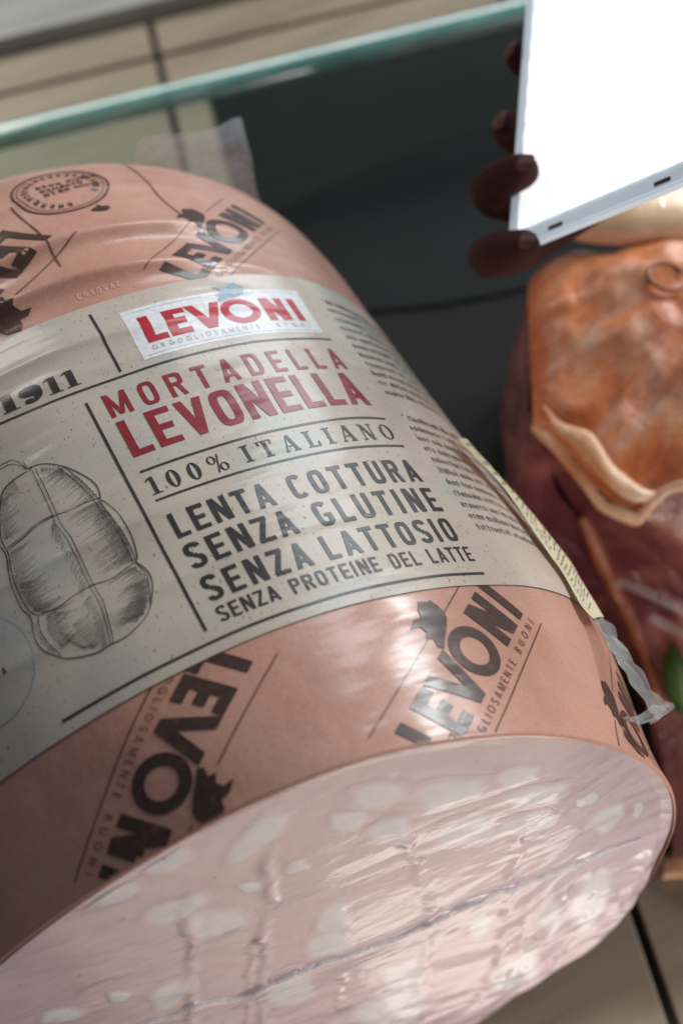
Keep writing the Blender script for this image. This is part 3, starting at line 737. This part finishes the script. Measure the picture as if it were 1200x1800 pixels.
box_mesh('pane', -3, 4, NG, NG+.012, -ZD+.0125, -.475, M['glass'], 0, gl)
def edge_strip():
    prof = [(-.006, -.50), (0, -.470), (.010, -.452), (.03, -.443), (.055, -.440), (.08, -.444), (.098, -.455), (.105, -.475)]
    vs_ = []
    for e_ in np.linspace(-3, 4, 40):
        for n_, z_ in prof: vs_.append(en(e_, NG-.006+n_, z_))
    return vs_, [f[::-1] for f in grid_faces(40, len(prof))]
v_, f_ = edge_strip(); mesh_obj('polished_edge', v_, f_, M['edge'], gl)
M['edge_highlight'] = m_simple('highlight_white', [(.3, srgb(196, 226, 222)), (.7, srgb(228, 242, 240))], 20, .1, 0, .001, 1)  # near-white strip paints the highlight line along the glass edge
v_ = [en(e_, NG-.006+n_, z_) for e_ in np.linspace(-3, 4, 40) for n_, z_ in ((.046, -.4395), (.056, -.4365), (.068, -.4385))]
mesh_obj('highlight_strip', v_, [f[::-1] for f in grid_faces(40, 3)], M['edge_highlight'], gl)

# ------------------------------------------------------------------ dark trays on the deck
M['tray'] = m_simple('black_tray', [(.3, srgb(20, 22, 23)), (.7, srgb(26, 29, 30))], 8, .75, .05, spec=.15)
def tray(name, ce, cn, re, rn, label, ex=3.0, mat='tray'):
    n = 96; ph = np.linspace(0, 2*np.pi, n, endpoint=False)
    c, s_ = np.cos(ph), np.sin(ph); c = np.sign(c)*np.abs(c)**(2/ex); s_ = np.sign(s_)*np.abs(s_)**(2/ex)
    rings = [(.90, 0.014), (.98, .0135), (1.0, .017), (1.0, .024), (.985, .027), (.965, .026), (.93, .022), (.5, .021), (.02, .021)]
    vs_ = np.concatenate([np.stack([en(ce+re*k*c[i], cn+rn*k*s_[i], -ZD+z) for i in range(n)]) for k, z in rings])
    o = mesh_obj(name, vs_, grid_faces(len(rings), n, True)+[tuple(range((len(rings)-1)*n, len(rings)*n))], M[mat])
    o['label'] = label; o['category'] = 'tray'
    return o
tray('dark_tray', 1.45, 3.965, 1.32, .465, 'shallow black tray lying in shadow between the relocated glass pane and the mortadella', 2.6)
M['mat'] = m_simple('gap_shade_dark', [(.3, srgb(21, 23, 22)), (.7, srgb(30, 32, 30))], 12, .8, .4, .001, spec=.2)  # dark colour of the shade sheet, not a real mat
shade_sheet = box_mesh('gap_shade_sheet', .09, 3.2, 1.12, 5.16, -ZD+.0008, -ZD+.012, M['mat'], .004)  # dark sheet laid where the deck lies in shade
shade_sheet['label'] = 'dark grey flat sheet painting the shade on the deck between mortadella and ham'; shade_sheet['category'] = 'mat'  # 'mat' here is the sheet standing in for shade
# ------------------------------------------------------------------ cured ham block on the right
def m_rind():
    t = NT('ham_rind')
    c = t.ramp(t.noise(24, 5, .66, t.pos((1, 1, 1), (0, 0, .5)), 1.2), [(.25, srgb(132, 62, 28)), (.42, srgb(196, 104, 48)), (.56, srgb(210, 130, 78)), (.72, srgb(198, 138, 112)), (.85, srgb(208, 172, 150))])
    d = t.ramp(t.noise(26, 3, .55, t.pos((1, 1, 1), (.5, 1, 0))), [(.58, BW[0]), (.72, (.75,)*3)])
    c = t.mix(d, c, srgb(112, 54, 48))
    hz = t.ramp(t.noise(20, 5, .7, t.pos((.6, 1.6, 1), (0, 0, .9)), .9), [(.52, BW[0]), (.72, (.65,)*3)])  # whitish haze of the wrapping film painted into the rind colour
    c = t.mix(hz, c, srgb(206, 176, 156))
    gr = t.ramp(t.noise(260, 4, .7), [(.3, (.62, .55, .5)), (.6, (1, 1, 1))]); c = t.mix(.7, c, gr, 'MULTIPLY')
    t.base(c); t.set(Roughness=.5, Coat_Weight=.6, Coat_Roughness=.22)
    t.l(t.bump(t.noise(46, 5, .66, None, 1.), .55, .006), t.b.inputs['Coat Normal']); t.l(t.bump(t.noise(50, 4), .4, .003), t.b.inputs['Normal'])
    return t.m
def m_ham():
    t = NT('ham_meat')
    c = t.ramp(t.noise(18, 4, .62, t.pos((1, 1.4, 1), (.4, .3, .5)), .8), [(.25, srgb(70, 30, 38)), (.45, srgb(112, 58, 64)), (.58, srgb(146, 92, 84)), (.70, srgb(158, 104, 72)), (.85, srgb(180, 140, 136))])
    t.base(c); t.set(Roughness=.4, Coat_Weight=.9, Coat_Roughness=.12)
    t.l(t.bump(t.noise(30, 4, .6, None, 1.2), .9, .009), t.b.inputs['Coat Normal']); t.l(t.bump(t.noise(60, 4), .5, .003), t.b.inputs['Normal'])
    return t.m
M['rind'] = m_rind(); M['ham'] = m_ham()
M['hamfat'] = m_simple('ham_fat', [(.3, srgb(214, 168, 122)), (.55, srgb(230, 200, 164)), (.75, srgb(226, 208, 186))], 30, .4, .3, .002, .7)
M['crust'] = m_simple('ham_crust', [(.3, srgb(96, 44, 22)), (.6, srgb(150, 82, 42)), (.8, srgb(120, 70, 56))], 70, .6, .8, .003, .3)
HAM = thing('ham', (1.75, 1.7, -ZD), 'film wrapped cured ham with orange rind, cream fat fold and dark red cut face', 'ham')
LT = [(1.74,2.76,-1.02),(1.70,2.70,-.55),(1.645,2.60,-.16),(1.55,2.45,-.02),(1.42,2.24,-.03),(1.29,2.03,-.09)]
RTT = [(2.9,2.2,-1.02),(2.86,2.14,-.5),(2.78,2.02,-.12),(2.62,1.82,.02),(2.36,1.45,.02),(2.02,1.05,-.08)]
def loft(L, R, n, m, name, mat, dome=.05, nz=.03, seed=0., sc=3.2, rnd=0., edge=None, last=True):
    L, R = spline(L, n), spline(R, n); t = np.linspace(0, 1, m)
    G = L[:, None]*(1-t)[None, :, None]+R[:, None]*t[None, :, None]
    G[..., 2] += (dome*np.sin(np.pi*np.clip(t*1.2, 0, 1))+rnd*(1-np.exp(-t/.05)))[None, :]
    if edge is not None:       # pull the rows next to the shared rim onto the curve of the fat lip
        E_ = spline(edge, m); k = np.linspace(0, 1, n) if last else np.linspace(1, 0, n)
        wt = np.clip((k-.45)/.55, 0, 1)**2
        G = G+wt[:, None, None]*(E_-(G[-1] if last else G[0]))[None]
        damp = 1-.8*np.clip((k-.7)/.3, 0, 1)
    else: damp = np.ones(n)
    f = G.reshape(-1, 3); nz = nz*np.repeat(damp, m); f[:, 2] += (vnoise(f, sc, seed)*nz+vnoise(f, sc*3, seed+4)*nz*.35)*np.tile(np.clip(t*8, .25, 1), n)
    return mesh_obj(name, f, [k[::-1] for k in grid_faces(n, m)], mat, HAM), G
LT = [(x+.02*math.sin(7*y), y, z-.09) for x, y, z in LT]
EDGE = [(1.30,2.03,-.16),(1.315,1.93,-.13),(1.335,1.81,-.14),(1.36,1.70,-.17),(1.41,1.62,-.20),(1.475,1.62,-.16),(1.55,1.61,-.12),(1.66,1.50,-.11),(1.82,1.31,-.11),(2.02,1.05,-.12)]
loft(LT, [(x, y, z-.09) for x, y, z in RTT], 90, 110, 'rind', M['rind'], .05, .06, 0., 4.2, .10, EDGE)
LB_ = [(1.31,2.03,-.18),(1.33,1.92,-.34),(1.385,1.76,-.55),(1.40,1.55,-.78),(1.36,1.32,-.95),(1.20,.95,-1.03),(1.13,.84,-1.055)]
RB_ = [(2.02,1.05,-.08),(2.0,.98,-.28),(1.97,.86,-.52),(1.92,.7,-.74),(1.86,.5,-.92),(1.75,.2,-1.02),(1.7,.12,-1.055)]
loft(LB_, RB_, 90, 80, 'cut_meat', M['ham'], .03, .07, 11., 4., 0., EDGE, False)
# left flank, rind edge down to the deck
LF = LT+LB_[1:]
top = spline(LF, 120); bot = top.copy(); bot[:, 2] = -ZD+.002
mid = (top+bot)/2; out = np.array([-.82, -.2, 0])
G = np.stack([top, top*.67+bot*.33+out*.08, mid+out*.15, top*.2+bot*.8+out*.14, bot+out*.08], 1)
h_ = (top[:, 2]+ZD)
for k_ in range(1, 5): G[:, k_] -= out*np.array([0, .08, .15, .14, .08])[k_]*(1-np.clip(h_, 0, 1))[:, None]
fl = G.reshape(-1, 3); fl[:, 0] += vnoise(fl, 5, 2)*.03
mesh_obj('flank', fl, grid_faces(120, 5), M['ham'], HAM)
def ftube(name, path, rad, mat, n=50, seed=0., wob=.012, ns_=14):
    P_ = spline(path, n); r_ = spline(np.array(rad, float)[:, None], n)[:, 0]
    v_, f_ = tube(P_, np.maximum(r_, .002), ns_); v_ = np.array(v_); v_ += (vnoise(v_, 7, seed)*wob)[:, None]*np.array([.5, .5, 1])
    return mesh_obj(name, v_, f_, mat, HAM)
# fat folds at the near corner
M['foldfat'] = m_simple('ham_fold_fat', [(.28, srgb(170, 92, 50)), (.42, srgb(206, 146, 102)), (.55, srgb(218, 184, 150)), (.75, srgb(214, 198, 184))], 34, .45, .6, .003, .45)
EL = spline(EDGE, 60)
ftube('fat_edge', EL+np.array([0, 0, -.012]), [.008,.018,.022,.024,.022,.016,.015,.018,.018,.018], M['foldfat'], 120, 1, .03)
IN_ = [(1.345,2.05,-.10),(1.365,1.95,-.085),(1.385,1.83,-.10),(1.405,1.73,-.125),(1.44,1.66,-.155),(1.49,1.63,-.16)]
ftube('fat_fold', IN_, [.006,.022,.032,.034,.026,.008], M['foldfat'], 70, 2, .04)
ftube('fat_edge', [(1.10,.84,-1.02),(1.25,.70,-1.0),(1.45,.48,-1.0),(1.7,.15,-1.02)], [.03,.05,.05,.03], M['hamfat'], seed=6, wob=.05)
ftube('crust_edge', [(1.345,1.80,-.47),(1.39,1.68,-.65),(1.41,1.52,-.81),(1.37,1.32,-.96),(1.26,1.05,-1.03)], [.014,.026,.028,.026,.015], M['crust'], seed=4, wob=.06)
ftube('crust_edge', [(1.50,1.66,-.45),(1.54,1.50,-.63),(1.53,1.34,-.79),(1.48,1.12,-.93)], [.008,.02,.022,.012], M['crust'], seed=5, wob=.06)
# glossy film pulled taut over the cut face
for k_, (pa, pb) in enumerate((((1.40,1.62,-.62), (1.75,1.02,-.52)), ((1.46,1.50,-.72), (1.74,.95,-.64)))):
    pa, pb = np.array(pa), np.array(pb); dv_ = np.cross(pb-pa, [.5, -.5, .7]); dv_ /= np.linalg.norm(dv_)
    L_ = spline([pa, pa*.6+pb*.4+np.array([0, 0, .05]), pb], 30); R_ = L_+dv_*np.linspace(.05, .09, 30)[:, None]+np.array([0, 0, .02])
    t = np.linspace(0, 1, 8)[None, :, None]; G = (L_[:, None]*(1-t)+R_[:, None]*t); G[..., 2] += .035*np.sin(np.pi*t[..., 0])
    f = G.reshape(-1, 3); f[:, 2] += vnoise(f, 9, k_)*.03
    mesh_obj('film_fold', f, grid_faces(30, 8), M['film'], HAM)
# pale rounded end and a small ring mark on the rind
pe = []
for i in range(16):
    for j in range(40):
        a_ = i/15*math.pi/2; b_ = 2*math.pi*j/40
        pe.append(np.array([1.93, 2.52, .0])+np.array([.80, -.60, 0])*.34*math.cos(b_)*math.sin(a_)+np.array([.6, .80, .0])*.15*math.sin(b_)*math.sin(a_)+np.array([0, 0, 1])*.10*math.cos(a_))
pe = np.array(pe); pe[:, 2] += vnoise(pe, 6, 1)*.02
mesh_obj('pale_fat_end', pe, grid_faces(16, 40, True), M['hamfat'], HAM)
rp = [(1.865+.055*math.cos(a)*.9+.02*math.sin(a), 2.175+.055*math.sin(a)*.95-.03*math.cos(a), .068) for a in np.linspace(0, 2*np.pi*.93, 30)]
ftube('rind_ring', rp, [.003, .008, .009, .008, .003], M['crust'], 40, wob=.006)

# green reflection in the ham film, added as a small curved blade
def reflection_blade(c, d, ln, wd, label):
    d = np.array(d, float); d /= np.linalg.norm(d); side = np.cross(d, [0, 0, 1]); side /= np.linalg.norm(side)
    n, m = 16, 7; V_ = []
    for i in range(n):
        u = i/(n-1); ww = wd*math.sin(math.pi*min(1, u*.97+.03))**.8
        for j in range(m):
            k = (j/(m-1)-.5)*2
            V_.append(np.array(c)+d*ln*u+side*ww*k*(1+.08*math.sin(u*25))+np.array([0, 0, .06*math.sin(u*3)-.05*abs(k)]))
    o = mesh_obj('green_reflection', V_, grid_faces(n, m), M['reflection_blade'])
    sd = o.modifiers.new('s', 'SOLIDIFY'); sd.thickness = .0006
    o['label'] = label; o['category'] = 'reflection_blade'
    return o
M['reflection_blade'] = m_simple('green_reflection_tint', [(.3, srgb(36, 66, 20)), (.7, srgb(66, 100, 38))], 60, .5, .3)
reflection_blade((1.42, 1.22, -.93), (.16, .50, .40), .26, .055, 'small dark green blade standing in for a reflection on the ham film')

# ------------------------------------------------------------------ lit panel held up by a hand
LBp = np.array([1.300, 2.201, .494]); TLp = np.array([1.734, 2.838, .714]); RBp = np.array([1.580, 1.839, .915])
pu = (TLp-LBp)/np.linalg.norm(TLp-LBp); pr = RBp-LBp; pr -= pu*(pr@pu); pr /= np.linalg.norm(pr)
pn = np.cross(pr, pu)
if pn@(CAM-LBp) < 0: pn = -pn
def pp(u, v, n_=0.): return LBp+pr*u+pu*v+pn*n_
PAN = thing('light_panel', pp(.6, .0, 0), 'glowing white LED light panel held at upper right above the ham', 'light panel')
t = NT('panel_diffuser'); t.base((.9, .9, .9, 1)); t.set(Roughness=.3)
em = t.ramp(t.noise(150, 2, .5, t.pos((.5, 1, 1.4), (.3, .2, .4))), [(.36, (.96, .90, .84)), (.5, (1, 1, 1)), (.64, (.86, .94, 1))])
t.l(em, t.b.inputs['Emission Color']); t.b.inputs['Emission Strength'].default_value = 1.42
M['diff'] = t.m
t = NT('panel_frame'); t.base(srgb(214, 226, 236)); t.set(Roughness=.25, Transmission_Weight=0.0)
t.b.inputs['Emission Color'].default_value = (.72, .84, .95, 1); t.b.inputs['Emission Strength'].default_value = .45
M['pframe'] = t.m
M['slot'] = m_simple('panel_slot', [(.3, srgb(70, 50, 40)), (.7, srgb(84, 64, 50))], 60, .6, 0)
PW, PH, B = 1.35, 1.55, .045
def pbox(name, u0, u1, v0, v1, n0, n1, mat, bev=.006):
    bm = bmesh.new(); vs_ = [bm.verts.new(W(pp(u, v, n_))-np.array(PAN.location)) for n_ in (n0, n1) for u, v in ((u0, v0), (u1, v0), (u1, v1), (u0, v1))]
    for f in ((3, 2, 1, 0), (4, 5, 6, 7), (0, 1, 5, 4), (1, 2, 6, 5), (2, 3, 7, 6), (3, 0, 4, 7)): bm.faces.new([vs_[i] for i in f])
    bmesh.ops.recalc_face_normals(bm, faces=bm.faces[:])
    if bev: bmesh.ops.bevel(bm, geom=bm.edges[:], offset=bev*S, segments=2, affect='EDGES')
    me = bpy.data.meshes.new(name); bm.to_mesh(me); bm.free(); me.materials.append(mat)
    o = bpy.data.objects.new(name, me); col.objects.link(o); o.parent = PAN; return o
pbox('frame', 0, PW, 0, PH, -.035, 0, M['pframe'])
# diffuser with soft rows of lens bumps
nx, ny = 90, 110; dv = []
for i in range(nx):
    for j in range(ny):
        u = B+(PW-2*B)*i/(nx-1); v = B*1.2+(PH-2*B)*j/(ny-1)
        dv.append(pp(u, v, .003+.004*abs(math.sin(u*42))*abs(math.sin(v*42))))
mesh_obj('diffuser', dv, grid_faces(nx, ny), M['diff'], PAN)
for u in (.165, .53): pbox('slot', u, u+.05, .014, .024, -.002, .004, M['slot'], 0)

# hand: palm behind the panel, fingers closing round its left edge
def m_hand():
    t = NT('hand_skin'); t.base(t.ramp(t.noise(60, 3), [(.3, srgb(56, 31, 30)), (.7, srgb(74, 42, 39))])); t.set(Roughness=.75, Specular_IOR_Level=.15)
    t.l(t.bump(t.noise(700, 3), .2, .0004), t.b.inputs['Normal']); return t.m
hv, he, hr = [], [], []
def hvadd(u, v, n_, r_, parent=None):
    hv.append(W(pp(u, v, n_))); hr.append(r_*S); i = len(hv)-1
    if parent is not None: he.append((parent, i))
    return i
wrist = hvadd(1.05, 1.0, -.50, .18); fore = hvadd(1.9, 1.2, -.62, .22, wrist); palm = hvadd(.74, .70, -.42, .20, wrist)
FING = [(.66, [(.50, .74, -.34, .095), (.16, .68, -.24, .070), (-.055, .66, -.14, .064), (-.045, .645, -.03, .056), (.0, .635, .0, .044)]),
        (.46, [(.50, .62, -.34, .095), (.12, .48, -.24, .072), (-.085, .43, -.13, .066), (-.070, .415, -.02, .060), (.0, .405, .012, .046)]),
        (.24, [(.50, .50, -.34, .095), (.12, .31, -.24, .074), (-.125, .235, -.12, .068), (-.115, .215, .005, .064), (.0, .20, .05, .062), (.10, .19, .058, .056), (.15, .187, .058, .040)]),
        (.06, [(.50, .38, -.34, .09), (.14, .22, -.22, .070), (-.10, .07, -.12, .066), (-.09, .01, .0, .062), (.02, -.02, .045, .060), (.12, -.04, .052, .054), (.17, -.046, .052, .040)])]
for _, ch in FING:
    pa = palm
    for c in ch: pa = hvadd(*c, pa)
th_ = hvadd(.66, .95, -.32, .10, palm); th_ = hvadd(.56, 1.10, -.24, .085, th_); th_ = hvadd(.46, 1.2, -.17, .072, th_); th_ = hvadd(.40, 1.26, -.14, .055, th_)
me = bpy.data.meshes.new('hand_skeleton'); me.from_pydata([tuple(p) for p in hv], he, []); ho = bpy.data.objects.new('hand_skeleton', me); col.objects.link(ho)
sk = ho.modifiers.new('skin', 'SKIN'); sk.use_smooth_shade = True
for i, d in enumerate(me.skin_vertices[0].data): d.radius = (hr[i], hr[i]); d.use_root = (i == 0)
ss = ho.modifiers.new('sub', 'SUBSURF'); ss.levels = 2; ss.render_levels = 2
bpy.context.view_layer.update()
dg = bpy.context.evaluated_depsgraph_get()
hm = bpy.data.meshes.new_from_object(ho.evaluated_get(dg)); hm.name = 'hand'
bpy.data.objects.remove(ho)
hm.materials.clear(); hm.materials.append(m_hand()); hm.shade_smooth()
hand = bpy.data.objects.new('hand', hm); col.objects.link(hand)
hand['label'] = 'hand with fingers curled round the left edge of the glowing panel'; hand['category'] = 'hand'

# fingernails
M['nail'] = m_simple('fingernail', [(.3, srgb(90, 54, 50)), (.7, srgb(108, 68, 62))], 40, .5, 0)
for _, ch in FING:
    a_, b_ = np.array(pp(*ch[-2][:3])), np.array(pp(*ch[-1][:3])); ax = b_-a_; ax /= np.linalg.norm(ax)
    up_ = pn+pu*.1; up_ = up_-ax*(up_@ax); up_ /= np.linalg.norm(up_); sd_ = np.cross(ax, up_)
    r_ = ch[-2][3]*.62; nv_ = []
    for i in range(9):
        for j in range(9):
            x = (i/8-.5)*2; y = (j/8-.5)*2; x, y = x*math.sqrt(1-y*y/2), y*math.sqrt(1-x*x/2)
            an_ = y*.85
            nv_.append(a_*.45+b_*.55+ax*(x*.036+.012)+sd_*r_*.98*math.sin(an_)+up_*(r_*1.06*math.cos(an_)+.004-.018*max(0, x)))
    o = mesh_obj('fingernail', nv_, grid_faces(9, 9), M['nail'], None)
    o.parent = hand
